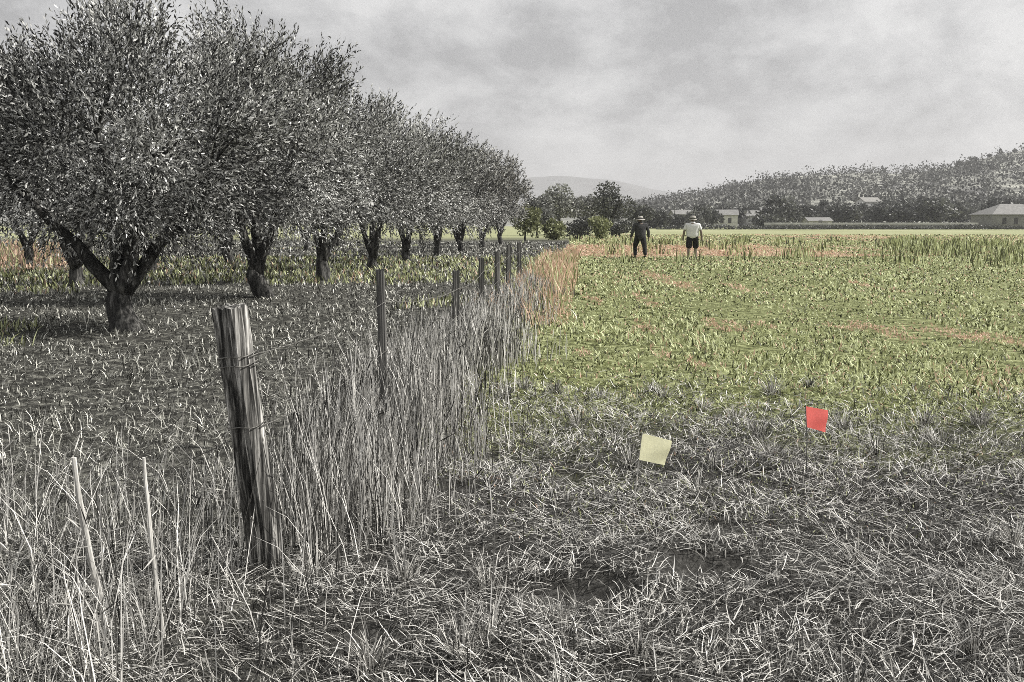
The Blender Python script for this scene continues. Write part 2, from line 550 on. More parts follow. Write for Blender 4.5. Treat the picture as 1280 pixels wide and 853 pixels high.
# 4. grass under the olive trees
def grove():
    x, y = scatter(140000, 2.4, 75.0, 1.4, .60, 1.5)
    lo = -(.60 * y + 1.5)
    x = lo + (fence_x(y) + .1 - lo) * RNG.random(len(x))
    keep = ((y > 4.4) | (x < -1.3))
    x, y = x[keep], y[keep]
    n = len(x)
    cl = pnoise(x, y, 1.7, .9) + .5 * pnoise(x, y, 5.0, .3)
    h = RNG.uniform(.035, .12, n) * (1 + .5 * np.clip(cl, -.7, 1)) * np.clip(1 + (y - 8) * .012, 1, 1.6)
    w = np.maximum(RNG.uniform(.003, .006, n), y * .0010)
    flat = RNG.random(n) < .5
    blades('grove_grass', base3(x, y), h, w, RNG.uniform(0, 2 * np.pi, n), np.where(flat, RNG.uniform(.9, 1.5, n), np.abs(RNG.normal(.5, .35, n))), RNG.uniform(0, 1.5, n),
           np.clip(RNG.beta(.45, .62, n) + .10 * cl, 0, 1), M['grove'], 'short rough grass on the ground beneath the olive trees', 'grass', crook=np.full(n, .02), short=True)
grove()

# greener and rustier strips of growth between the olive rows
def grove_strip():
    x, y = scatter(60000, 12.0, 72.0, 1.6, .60, 1.5)
    strip = ((y > 24) & (y < 42)) | (pnoise(x, y, .5, 1.2) > .55)
    keep = (x < fence_x(y) + .1) & strip
    x, y = x[keep], y[keep]
    n = len(x)
    tint = RNG.beta(.55, .5, n) * .86
    rust = (x < -.43 * y) & (y > 30)
    tint = np.where((RNG.random(n) < np.where(rust, .7, .06)), RNG.uniform(.89, 1, n), tint)
    blades('grove_weeds', base3(x, y), RNG.uniform(.08, .26, n), np.maximum(.008, y * .0014), RNG.uniform(0, 6.28, n), np.abs(RNG.normal(.3, .3, n)), RNG.uniform(0, 1.4, n),
           tint, M['crop'], 'yellow-green weeds growing in strips between the olive rows', 'weeds', crook=np.full(n, .02), short=True)
grove_strip()

# 5. low green plants of the field
RUST = [(1105, 416, 24, 13), (1172, 416, 30, 12), (1258, 424, 28, 8), (905, 408, 24, 8), (832, 350, 16, 12), (742, 376, 9, 8), (806, 376, 9, 8), (806, 408, 9, 8), (920, 360, 9, 7), (1096, 360, 9, 7), (728, 440, 9, 8),
        (824, 440, 9, 8), (872, 456, 9, 8), (952, 408, 8, 7), (1047, 408, 8, 8), (1080, 405, 8, 7), (600, 395, 28, 16), (1000, 297, 10, 4), (1062, 297, 10, 4), (1095, 297, 10, 4), (1128, 297, 10, 4), (1080, 312, 10, 6), (632, 376, 9, 8)]
def crop():
    x, y = scatter(190000, 4.6, 120.0, 1.6, .60, 1.2)
    hi = .60 * y + 1.2
    x = hi + (fence_x(y) + .15 - hi) * RNG.random(len(x))
    keep = (field_edge(x, y) > RNG.normal(6.4, .9, len(x))) & ~pit_mask(x, y)
    keep &= ~((y < 30) & (pnoise(x, y, .9, 3.1) + .5 * pnoise(x, y, 2.2, .4) < -.62) & (RNG.random(len(x)) < .8))
    x, y = x[keep], y[keep]
    n = len(x)
    cl = pnoise(x, y * .6, .9, 1.1) + .6 * pnoise(x, y, 3.0, .6)
    h = RNG.uniform(.035, .10, n) * (1 + .6 * np.clip(cl, -.8, 1.1)) * np.clip(1 + (y - 10) * .006, 1, 1.7) * np.interp(y, [5, 9], [.5, 1])
    w = np.maximum(RNG.uniform(.007, .016, n) * np.interp(y, [5, 9], [.5, 1]), y * .0014 * np.interp(y, [5, 9], [.6, 1]))
    tint = np.clip(RNG.beta(.6, .42, n) * .86 + .09 * cl, 0, .86)
    yb = y + 4.0 * pnoise(x, y, .25, .4)
    ptan = np.where((yb > 44) & (yb < 66), np.where(x + 3 * pnoise(x, y, .3, 1.) < 15.5, .8, .18), np.where(y < 43, .05 + .10 * (pnoise(x, y, .35, 2.2) > .45), .18))
    ptan = np.where((x < fence_x(y) + 1.1) & (y > 13) & (y < 40) & (pnoise(x, y, 1.1, .3) > -.3), .6, ptan)
    for (px, py, rx, ry) in RUST:
        c = ground_at(px, py)
        s_ = c.y / F_PX
        dy = c.y * c.y / (CAM_H * F_PX)
        inside = ((x - c.x) / (rx * s_)) ** 2 + ((y - c.y) / (ry * dy)) ** 2 + .35 * pnoise(x, y, 6., px) < 1
        ptan = np.where(inside, .9, ptan)
    tint = np.where(RNG.random(n) < ptan, RNG.uniform(.89, 1, n), tint)
    blades('field_plants', base3(x, y), h, w, RNG.uniform(0, 2 * np.pi, n), np.abs(RNG.normal(.8, .4, n)), RNG.uniform(0, 1.5, n),
           tint, M['crop'], 'low green plants and weeds covering the open field', 'field plants', crook=np.full(n, .03), short=True)
crop()

# taller weeds standing in the far part of the field
def weeds():
    cx_ = RNG.uniform(4, 34, 420)
    cy_ = RNG.uniform(34, 78, 420)
    ok = (cx_ < .58 * cy_ + 2) & (RNG.random(420) < np.where(cx_ > .38 * cy_, 1.0, .25))
    cx_, cy_ = cx_[ok], cy_[ok]
    k = 26
    x = (cx_[:, None] + RNG.normal(0, .35, (len(cx_), k))).ravel()
    y = (cy_[:, None] + RNG.normal(0, .35, (len(cx_), k))).ravel()
    n = len(x)
    blades('field_weeds', base3(x, y), RNG.uniform(.2, .65, n), np.maximum(.012, y * .0009), RNG.uniform(0, 6.28, n), np.abs(RNG.normal(.15, .15, n)), RNG.uniform(0, .8, n),
           RNG.beta(.9, .9, n) * .86, M['crop'], 'taller weeds standing in clumps in the far part of the field', 'weeds')
weeds()

def rust_weeds():
    n = 1500
    y = RNG.uniform(14, 42, n)
    x = fence_x(y) + RNG.uniform(-.25, 1.0, n) + .3 * pnoise(y, y, .8, 1.)
    n2 = 2200
    y2 = RNG.uniform(33, 66, n2)
    x2 = -RNG.uniform(.43, .56, n2) * y2
    x, y = np.concatenate([x, x2]), np.concatenate([y, y2])
    n = len(x)
    tint = np.where(RNG.random(n) < .65, RNG.uniform(.885, 1, n), .3 + RNG.random(n) * .56)
    blades('rust_weeds', base3(x, y), RNG.uniform(.18, .6, n), np.maximum(.01, y * .0012), RNG.uniform(0, 6.28, n), np.abs(RNG.normal(.2, .2, n)), RNG.uniform(0, .9, n),
           tint, M['crop'], 'rust-coloured dead weeds at the far end of the fence and grove', 'weeds', short=True)
rust_weeds()

# ------------------------------------------------------------------ trees
def leaves(centers, dirs, length, width, tint):
    n = len(centers)
    d = dirs / (np.linalg.norm(dirs, axis=1)[:, None] + 1e-9)
    r = RNG.normal(0, 1, (n, 3))
    s = np.cross(d, r)
    s /= np.linalg.norm(s, axis=1)[:, None] + 1e-9
    L, W = length[:, None], width[:, None]
    V = np.stack([centers, centers + d * L * .45 + s * W * .5, centers + d * L, centers + d * L * .45 - s * W * .5], 1).reshape(-1, 3)
    return V, np.repeat(tint, 4)

def leaf_mesh(name, V, tint):
    return quads_mesh(name, V, np.arange(len(V)).reshape(-1, 4), {'tint': tint})

def olive_tree(loc, height, rx, n_shoots, leaf, seed, label, group, limbs=None, fork=0.85, trunk_r=.17, name='olive_tree', ry=None, per=13, lean=0.0, zlow=.265):
    rnd = random.Random(seed)
    rg = np.random.default_rng(seed)
    root = empty(name, loc)
    ry = ry or rx
    zb = height * zlow
    zc = (height + zb) / 2
    rz_ = (height - zb) / 2
    if limbs is None:
        k = rnd.choice([3, 4])
        a0 = rnd.random() * 6.28
        limbs = []
        for i in range(k):
            a = a0 + i * 6.283 / k + rnd.uniform(-.4, .4)
            q = rnd.uniform(.45, .7)
            limbs.append((math.cos(a) * rx * q, math.sin(a) * ry * q, zc + rnd.uniform(-.1, .5)))
    # trunk: flared, twisted foot, then forked limbs
    mb = MB()
    fx_, fy_ = lean, 0.0
    zs = [-.12, 0, .12, .3, .5, .7, fork]
    rr = [1.7, 1.45, 1.2, 1.05, .98, .85, .35]
    mb.tube([(fx_ * max(z, 0) / fork + .05 * math.sin(4 * z + seed), .05 * math.cos(4 * z + seed), z * fork / .85) for z in zs[:-1] + [.85]], [trunk_r * q for q in rr], 12, .11, rnd)
    ends = []
    for (lx, ly, lz) in limbs:
        p0 = Vector((fx_ * .7, 0, fork * .68))
        p3 = Vector((lx, ly, lz))
        mid = p0 + Vector((lx * .34, ly * .34, (lz - p0.z) * .40))
        pts, rads = [], []
        r0 = trunk_r * rnd.uniform(.62, .80)
        for t in (0, .16, .32, .5, .7, .85, 1):
            p = p0 * (1 - t) ** 2 + mid * 2 * t * (1 - t) + p3 * t * t
            p += Vector((rnd.uniform(-1, 1), rnd.uniform(-1, 1), rnd.uniform(-1, 1))) * (.05 if 0 < t < 1 else 0)
            pts.append(p)
            rads.append(r0 * (1 - .66 * t))
        mb.tube(pts, rads, 9, .10, rnd)
        ends.append((pts, rads))
    # clusters of shoots through the crown
    nc = 34
    cents = []
    for i in range(nc * 6):
        u = rg.normal(0, 1, 3)
        u /= np.linalg.norm(u)
        u = np.sign(u) * np.abs(u) ** .8
        q = rg.uniform(.30, .95) ** .6 * rg.choice([.85, .97, 1.0])
        c = np.array([u[0] * rx * q, u[1] * ry * q, zc + u[2] * rz_ * q])
        if c[2] < zb + .15 and np.hypot(c[0] / rx, c[1] / ry) < .45: continue
        if all(np.linalg.norm((c - o) / np.array([rx, ry, rz_])) > .30 for o in cents):
            cents.append(c)
        if len(cents) >= nc: break
    cents = np.array(cents)
    for c in cents:                               # a bough from the nearest limb to every cluster
        best = min(((Vector(c) - p).length, p, r) for pts, rads in ends for p, r in zip(pts[2:], rads[2:]))
        p0, r0 = best[1], best[2]
        cv = Vector(c)
        m = p0.lerp(cv, .5) + Vector((rnd.uniform(-.12, .12), rnd.uniform(-.12, .12), rnd.uniform(-.02, .14)))
        mb.tube([p0, p0.lerp(m, .6), m, m.lerp(cv, .55), cv], [r0 * .62, r0 * .5, r0 * .4, r0 * .28, .008], 6, .06, rnd, cap=False)
    mb.build('trunk', M['bark'], root, smooth=True)
    # shoots
    which = rg.integers(0, len(cents), n_shoots)
    csz = rg.uniform(.25, .42, len(cents)) * (rx + rz_) * .5
    off = rg.normal(0, 1, (n_shoots, 3))
    off /= np.linalg.norm(off, axis=1)[:, None]
    off *= (rg.random(n_shoots) ** .45)[:, None]
    p = cents[which] + off * csz[which][:, None] * np.array([1, 1, .85])
    outw = (p - np.array([0, 0, zc - .3 * rz_])) / np.array([rx, ry, rz_])
    d = outw * .9 + off * .35 + rg.normal(0, .38, (n_shoots, 3)) + np.array([0, 0, .42])
    droop = (p[:, 2] < zc - .25 * rz_)
    d[droop] += np.array([0, 0, -.45])
    d /= np.linalg.norm(d, axis=1)[:, None]
    sl = rg.uniform(.20, .50, n_shoots) * np.clip(leaf / .065, 1, 1.6)
    t = (np.arange(per) + .5) / per
    pos = p[:, None, :] + d[:, None, :] * (sl[:, None] * t[None, :])[:, :, None]
    pos[:, :, 2] -= (t ** 2)[None, :] * (.10 * sl)[:, None]
    spl = rg.normal(0, 1, (n_shoots, per, 3))
    ld = d[:, None, :] * .95 + spl * .48
    N = n_shoots * per
    tint = np.clip(rg.beta(.55, .66, N) + np.repeat(rg.normal(0, .13, len(cents))[which] + rg.normal(0, .10, n_shoots), per), 0, 1)
    V, tv = leaves(pos.reshape(-1, 3), ld.reshape(-1, 3), rg.uniform(.75, 1.3, N) * leaf, rg.uniform(.8, 1.3, N) * leaf * .30, tint)
    link('crown', leaf_mesh('crown', V, tv), M['olive'], root)
    tag(root, label, 'olive tree', group)
    return root

GR = 'olive trees in the row along the fence'
b1 = ground_at(158, 412)
olive_tree((b1.x, b1.y, 0), 4.15, 2.05, 6000, .072, 3, 'large olive tree with thick dark trunk forking low into spreading limbs', GR,
           limbs=[(-1.25, -.5, 2.0), (-.15, -.3, 2.7), (.75, -.55, 2.3), (1.2, .1, 2.0), (.2, .9, 2.4)], fork=.72, trunk_r=.175, ry=2.0, zlow=.315, lean=-.05)
rows = [(-5.05, 20.0, 5.05, 1.95, 4600, .080, 'second olive tree of the fence row, next after the thick forked one'),
        (-4.95, 26.0, 4.85, 1.85, 3600, .088, 'third olive tree of the fence row, its dark trunk showing above the straw'),
        (-4.45, 32.0, 5.05, 1.95, 2600, .100, 'fourth olive tree of the fence row'),
        (-3.95, 38.0, 5.05, 1.95, 2300, .110, 'fifth olive tree of the fence row'),
        (-3.25, 44.5, 5.2, 2.0, 2000, .120, 'sixth olive tree of the fence row'),
        (-2.6, 51.0, 5.1, 2.0, 1700, .130, 'seventh olive tree of the fence row'),
        (-1.75, 59.0, 5.1, 2.0, 1400, .145, 'eighth olive tree of the fence row'),
        (-.75, 68.0, 4.7, 2.0, 1200, .160, 'last and smallest olive tree of the fence row, near the round bushes')]
for i, (x, y, h, r, ns, lf, lab) in enumerate(rows):
    lim = [(-.5, .2, 2.3), (.25, -.3, 2.6), (.95, .1, 2.15)] if i == 1 else None
    olive_tree((x, y, 0), h, r, ns, lf, 20 + i, lab, GR, limbs=lim, trunk_r=.17 if i < 2 else .15, fork=random.uniform(.5, .85) if i != 1 else .7, lean=random.uniform(-.14, .14))
GR2 = 'olive trees in the rows deeper in the grove'
k = 0
names = ['second', 'third', 'fourth', 'fifth', 'sixth', 'seventh', 'eighth', 'ninth']
for (x, ys_) in ((-10.6, (17.0, 23.5, 30.0, 37.0, 44.0, 52.0, 61.0)), (-16.5, (27.0, 34.0, 41.0, 49.0, 58.0)), (-22.5, (42.0, 51.0, 61.0))):
    for j, y in enumerate(ys_):
        rw = {-10.6: 'the middle row', -16.5: 'the third row', -22.5: 'the back row'}[x]
        lab = 'olive tree in %s of the grove, %s' % (rw, 'next to the big forked one' if (j == 0 and x == -10.6) else ('at the row\'s near end' if j == 0 else names[j - 1] + ' from its near end'))
        olive_tree((x + random.uniform(-.4, .4), y, 0), random.uniform(4.3, 5.0), random.uniform(1.9, 2.25), int(2300 if y < 20 else 1000 if y < 40 else 600), .085 if y < 20 else .115 if y < 40 else .15, 60 + k, lab, GR2, trunk_r=.15, fork=random.uniform(.5, .9), lean=random.uniform(-.14, .14))
        k += 1

# broad-leaved trees and bushes: crown of leaf clumps round lobes
def broad_mesh(seed, h, rx, ry, zb, n, leaf, lobes=9, cone=0.0):
    rg = np.random.default_rng(seed)
    zc, rz_ = (h + zb) / 2, (h - zb) / 2
    cs = []
    for i in range(lobes):
        u = rg.normal(0, 1, 3)
        u /= np.linalg.norm(u)
        q = rg.uniform(.35, .72)
        cs.append([u[0] * rx * q, u[1] * ry * q, zc + u[2] * rz_ * q * .95])
    cs.append([0, 0, zc])
    cs = np.array(cs)
    wch = rg.integers(0, len(cs), n)
    off = rg.normal(0, 1, (n, 3))
    off /= np.linalg.norm(off, axis=1)[:, None]
    sz = rg.uniform(.34, .55, len(cs))
    p = cs[wch] + off * (rg.random(n) ** .4 * sz[wch])[:, None] * np.array([rx, ry, rz_])
    if cone:
        f = np.clip(1 - cone * (p[:, 2] - zb) / (h - zb), .05, 1.2)
        p[:, 0] *= f
        p[:, 1] *= f
    p[:, 2] = np.maximum(p[:, 2], max(zb * .6, .03))
    ct = rg.normal(0, .12, len(cs))
    tint = np.clip(rg.beta(1.7, 1.7, n) + ct[wch], 0, 1)
    V, tv = leaves(p, off + rg.normal(0, .7, (n, 3)), rg.uniform(.6, 1.4, n) * leaf, rg.uniform(.5, 1.0, n) * leaf, tint)
    return leaf_mesh('crown', V, tv)

def trunk_mesh(seed, h, r, spread):
    rnd = random.Random(seed)
    mb = MB()
    mb.tube([(0, 0, -.2), (rnd.uniform(-.1, .1), 0, h * .25), (rnd.uniform(-.15, .15), rnd.uniform(-.1, .1), h * .5), (rnd.uniform(-.2, .2), 0, h * .82)], [r * 1.3, r, r * .7, r * .2], 7, .08, rnd)
    for i in range(4):
        a = rnd.random() * 6.28
        z0 = h * rnd.uniform(.25, .45)
        mb.tube([(0, 0, z0), (math.cos(a) * spread * .4, math.sin(a) * spread * .4, z0 + h * .16), (math.cos(a) * spread * .75, math.sin(a) * spread * .75, z0 + h * .33)], [r * .55, r * .4, r * .12], 5, .05, rnd)
    return mb.mesh('trunk', True)

def broad_tree(name, loc, h, rx, zb, n, leaf, seed, mat, label, cat, group=None, ry=None, cone=0.0):
    root = empty(name, loc)
    link('trunk', trunk_mesh(seed, h, max(.05, h * .025), rx), M['bark'], root)
    link('crown', broad_mesh(seed, h, rx, ry or rx, zb, n, leaf, cone=cone), mat, root)
    tag(root, label, cat, group)
    return root

def top_h(py, Y):
    return at(640, py, Y).z

GM = 'trees and bushes at the end of the olive row'
for (name, px, ptop, Y, wpx, mt, lab, cat) in (
        ('broadleaf_tree', 700, 230, 112, 62, 'broad', 'broad grey leafy tree behind the green bushes past the olive row', 'tree'),
        ('broadleaf_tree', 735, 240, 122, 50, 'broad', 'grey leafy tree between the broad one and the darker pointed one', 'tree'),
        ('broadleaf_tree', 766, 231, 116, 46, 'darkleaf', 'darker upright tree with a pointed top behind the person in dark clothes', 'tree'),
        ('broadleaf_tree', 672, 243, 96, 40, 'broad', 'small grey tree standing against the last olive', 'tree'),
        ('bush', 656, 256, 82, 36, 'greenbush', 'tall green bush against the end of the olive row', 'bush'),
        ('bush', 692, 274, 84, 30, 'greenbush', 'low round pale green bush between taller trees', 'bush'),
        ('bush', 722, 270, 92, 40, 'darkleaf', 'dark grey bush beneath the grey trees', 'bush'),
        ('bush', 750, 271, 90, 32, 'greenbush', 'low green bush beside the dark bush', 'bush'),
        ('bush', 775, 272, 100, 40, 'darkleaf', 'dark bush just behind the person in dark clothes', 'bush'),
        ('broadleaf_tree', 798, 254, 150, 34, 'darkleaf', 'small dark tree rising behind the straw hat', 'tree')):
    h = top_h(ptop, Y)
    rx = wpx * .5 / F_PX * Y
    broad_tree(name, (at(px, 290, Y).x, Y, 0), h * 1.04, rx * 1.15, h * (.22 if 'tree' in cat else .02), 2600 if cat == 'tree' else 1500, .30 if cat == 'tree' else .22, int(px), M[mt], lab, cat, GM)

# ------------------------------------------------------------------ hill, mountain, woods
HX = [-400, -60, 40, 124, 150, 178, 205, 236, 276, 305, 335, 360, 400, 470, 560, 700, 900, 1100]
HZ = [0, 0, 6, 19, 24, 31, 35, 37.5, 37, 41, 48, 50, 50, 46, 52, 60, 46, 20]
def hill_z(x, y):
    ridge = np.interp(x * 700.0 / np.clip(y, 450, 900), HX, HZ)
    up = np.clip((y - 262) / (700 - 262), 0, 1)
    up = up ** 1.25 * (1.0)
    dn = 1 - .75 * np.clip((y - 720) / 500, 0, 1)
    bumps = .06 * pnoise(x, y, .022, .3) + .03 * pnoise(x, y, .06, 1.)
    return ridge * up * dn * (1 + bumps * 1.2) - .6 + .0 * x
hx, hy = np.meshgrid(np.arange(-390, 1100, 12.0), np.concatenate([np.arange(262, 760, 9.0), np.arange(760, 1300, 30.0)]))
hv = np.stack([hx.ravel(), hy.ravel(), hill_z(hx, hy).ravel()], 1)
ny, nx = hx.shape
ii = (np.arange(ny - 1)[:, None] * nx + np.arange(nx - 1)[None, :]).ravel()
M['hill'] = noise_mat('hill_ground', [(0.36, g(0.10, .02)), (0.5, (0.23, 0.232, 0.205)), (0.62, (0.42, 0.42, 0.37))], .045, (1, 1, 1), 9, .95, 0, 0, .6)
tag(link('hill', quads_mesh('hill', hv, np.stack([ii, ii + 1, ii + nx + 1, ii + nx], 1), smooth=True), M['hill']), 'long wooded hill rising behind the field', kind='structure')

MX = [-3500, -2000, -900, -300, 60, 250, 330, 420, 520, 640, 800, 1000, 1300, 1800, 2600, 3800]
MZ = [90, 150, 170, 178, 186, 192, 190, 184, 166, 140, 125, 120, 118, 100, 90, 60]
def mount(name, Y, xs_, zs_, mat, label, depth):
    x = np.linspace(xs_[0], xs_[-1], 260)
    rw = []
    prof = [(-1.0, -.02), (-.75, .18), (-.5, .45), (-.25, .78), (0, 1.0), (.4, .7), (1.0, 0)]
    for q, f in prof:
        y = np.full_like(x, Y + depth * q)
        z = np.interp(x, xs_, zs_) * f * (1 + .05 * pnoise(x, y, .006, Y)) + (.012 * zs_[3]) * pnoise(x, y * 0 + q * 300, .03, 1.) * (f > 0)
        rw.append(np.stack([x, y + 60 * pnoise(x, y, .004, q), z - 1], 1))
    V = np.concatenate(rw)
    n = len(x)
    ii = (np.arange(len(prof) - 1)[:, None] * n + np.arange(n - 1)[None, :]).ravel()
    tag(link(name, quads_mesh(name, V, np.stack([ii, ii + 1, ii + n + 1, ii + n], 1), smooth=True), mat), label, kind='structure')
M['mount'] = noise_mat('mountain_ground', [(0.3, g(0.08)), (0.7, g(0.2))], .006, (1, 1, 1), 8, .95, 0, 0)
mount('mountain', 4300, MX, MZ, M['mount'], 'pale hazy mountain ridge on the horizon', 600)
mount('ridge', 1900, [-1500, -300, 150, 240, 300, 380, 470, 600, 900, 1400], [20, 24, 26, 30, 38, 52, 66, 80, 90, 60], M['hill'], 'low hazy ridge behind the wooded hill', 350)

def hill_wood():
    rg = np.random.default_rng(5)
    n = 5200
    y = 275 + 560 * rg.random(n) ** .85
    x = rg.uniform(-.04, .78, n) * y
    dens = pnoise(x, y * 1.6, .05, .7) + .5 * pnoise(x, y, .14, .2)
    keep = (dens > rg.normal(-.28, .22, n)) & (x > 60 - .1 * (y - 300))
    x, y = x[keep], y[keep]
    n = len(x)
    z = hill_z(x, y)
    hh = rg.uniform(1.8, 6.5, n) * np.where(rg.random(n) < .12, 1.35, 1.0)
    per = 19
    c = np.stack([x, y, z + hh * .55], 1)
    off = rg.normal(0, 1, (n, per, 3))
    off /= np.linalg.norm(off, axis=2)[:, :, None]
    P = c[:, None, :] + off * (rg.random((n, per)) ** .4)[:, :, None] * (hh * .55)[:, None, None] * np.array([1.1, 1.1, 1.0])
    N = n * per
    tt = np.clip(rg.beta(1.6, 1.8, N) + np.repeat(rg.normal(0, .16, n), per), 0, 1)
    V, tv = leaves(P.reshape(-1, 3), off.reshape(-1, 3) + rg.normal(0, .6, (N, 3)), rg.uniform(.7, 1.7, N), rg.uniform(.7, 1.4, N), tt)
    tag(link('hillside_wood', leaf_mesh('hillside_wood', V, tv), M['hillleaf']), 'scrub and woodland covering the far hillside', 'wood', kind='stuff')
hill_wood()

# trees one can tell apart beyond the field (shared crowns)
protos = []
for i, (h, rx, zb, cone, mt) in enumerate(((9, 4.2, 1.2, 0, 'darkleaf'), (7, 4.0, .8, 0, 'darkleaf'), (10, 3.0, .8, .45, 'darkleaf'), (6, 3.6, .5, 0, 'broad'), (11, 4.6, 1.5, .2, 'darkleaf'), (4, 3.4, .1, 0, 'darkleaf'))):
    protos.append((broad_mesh(200 + i, h, rx, rx, zb, 1500, .75, 11, cone), trunk_mesh(200 + i, h, .2, rx), mt, h))
    protos[-1][0].materials.append(M[mt])
    protos[-1][1].materials.append(M['bark'])
def far_tree(name, px, ptop, Y, kind, label, group, z0=None, wide=1.0):
    cm, tm, mt, h = protos[kind]
    x = at(px, 290, Y).x
    zg = (float(hill_z(np.array([x]), np.array([float(Y)]))[0]) if Y > 275 else 0.0) if z0 is None else z0
    zg = max(zg, 0.0)
    s = max(.25, (top_h(ptop, Y) - zg) / h)
    root = empty(name, (x, Y, zg), random.random() * 6.28)
    root.scale = (s * wide, s * wide, s)
    link('trunk', tm, None, root)
    link('crown', cm, None, root)
    tag(root, label, 'tree', group)
    return root
GF = 'dark trees between the field and the hill'
LF = 'dark leafy tree in the belt between the field and the hill'
belt = [(816, 262, 240, 5, 1.0), (826, 268, 250, 1, 1.2), (842, 268, 262, 5, 1.2), (876, 255, 262, 0, 1.0), (889, 260, 270, 1, 1.), (868, 264, 258, 3, 1.), (925, 256, 300, 1, 1.), (972, 243, 262, 0, 1.15), (962, 254, 256, 1, 1.1),
        (990, 250, 268, 4, 1.1), (1003, 253, 275, 1, 1.1), (1018, 256, 290, 0, 1.), (1030, 249, 300, 2, 1.2), (1047, 252, 285, 0, 1.1), (1062, 254, 275, 1, 1.2), (1078, 250, 290, 4, 1.2), (1094, 254, 280, 0, 1.), (1108, 247, 300, 0, 1.1),
        (1122, 252, 275, 1, 1.3), (1136, 248, 285, 0, 1.2), (1152, 246, 280, 4, 1.2), (1168, 246, 270, 0, 1.3), (1186, 248, 280, 1, 1.3), (1204, 252, 290, 0, 1.2), (1218, 255, 300, 3, 1.2), (1236, 246, 300, 0, 1.1), (1258, 244, 310, 4, 1.2), (1276, 248, 300, 1, 1.2), (1300, 246, 300, 0, 1.2),
        (905, 254, 330, 3, 1.), (940, 252, 330, 0, 1.), (1340, 244, 300, 4, 1.2)]
for (px, pt, Y, kd, wd) in belt:
    kn = ('tall rounded dark tree', 'squat dark tree', 'pointed dark tree', 'paler grey tree', 'tall tapering dark tree', 'low dark bushy tree')[kd]
    if kd == 0 and 1050 < px < 1130: kn = 'rounded dark tree near the half hidden white house,'
    wh = ('beyond the two walkers' if px < 850 else 'beside the small white cottage' if px < 930 else 'by the round dark bush' if px < 975 else 'around the low white barn' if px < 1050
          else 'behind the long white-topped wall' if px < 1215 else 'behind the grey farmhouse')
    far_tree('belt_tree', px, pt, Y, kd, kn + ' ' + wh, GF, wide=wd)
GH = 'trees standing out on the hill crest'
for (px, pt, Y, kd) in ((1245, 185, 690, 2), (1232, 192, 690, 1), (1262, 192, 690, 1), (1276, 190, 695, 0), (1212, 196, 690, 1), (918, 230, 660, 0), (930, 229, 665, 1), (945, 224, 670, 0), (1195, 201, 690, 3), (958, 224, 680, 1)):
    x = at(px, 290, Y).x
    zg = float(hill_z(np.array([x]), np.array([float(Y)]))[0])
    lab = 'tall pointed tree standing out on the highest part of the hill crest' if kd == 2 else ('round tree on the crest beside the tall pointed tree' if px > 1180 else 'round tree on the low shoulder of the hill crest')
    far_tree('crest_tree', px, min(pt, HORIZON - (zg + 4 - CAM_H) / Y * F_PX), Y, kd, lab, GH, z0=zg - .5)

# hedge in front of the wall at the end of the field
def hedge():
    rg = np.random.default_rng(9)
    n = 9000
    x = rg.uniform(30, 135, n)
    y = 208 + rg.normal(0, .5, n)
    hh = .75 + .35 * pnoise(x, x * 0, .35, .2) + .2 * pnoise(x, x * 0, 1.3, .9)
    z = rg.random(n) * np.clip(hh, .2, 1.2)
    V, tv = leaves(np.stack([x, y, z], 1), rg.normal(0, 1, (n, 3)), rg.uniform(.2, .5, n), rg.uniform(.15, .35, n), rg.beta(1.5, 1.8, n))
    o = link('hedge', leaf_mesh('hedge', V, tv), M['darkleaf'])
    tag(o, 'long low dark hedge along the far edge of the field', 'hedge', kind='stuff')
hedge()

# ------------------------------------------------------------------ far buildings
M['whitewall'] = noise_mat('white_render', [(0.3, g(0.40, .02)), (0.7, g(0.66, .02))], 1.2, (1, 1, 1), 6, .9, .1, .01)
M['greywall'] = noise_mat('grey_render', [(0.3, g(0.16, .02)), (0.7, g(0.26, .02))], 1.0, (1, 1, 1), 6, .9, .1, .01)
M['paleroof'] = noise_mat('pale_roof', [(0.3, g(0.17, .03)), (0.7, g(0.30, .03))], 2.0, (1, 1, 1), 6, .85, .2, .02)
M['darkroof'] = noise_mat('grey_tile_roof', [(0.3, g(0.20, .05)), (0.7, g(0.33, .05))], 2.0, (1, 1, 1), 6, .85, .2, .02)
M['darkopen'] = noise_mat('dark_opening', [(0.3, g(0.02)), (0.7, g(0.05))], 2.0, (1, 1, 1), 3, .3, 0, 0, spec=.5)
M['post'] = noise_mat('dark_timber', [(0.3, g(0.06, .05)), (0.7, g(0.17, .05))], 18, (1, 1, .06), 8, .9, .5, .01)

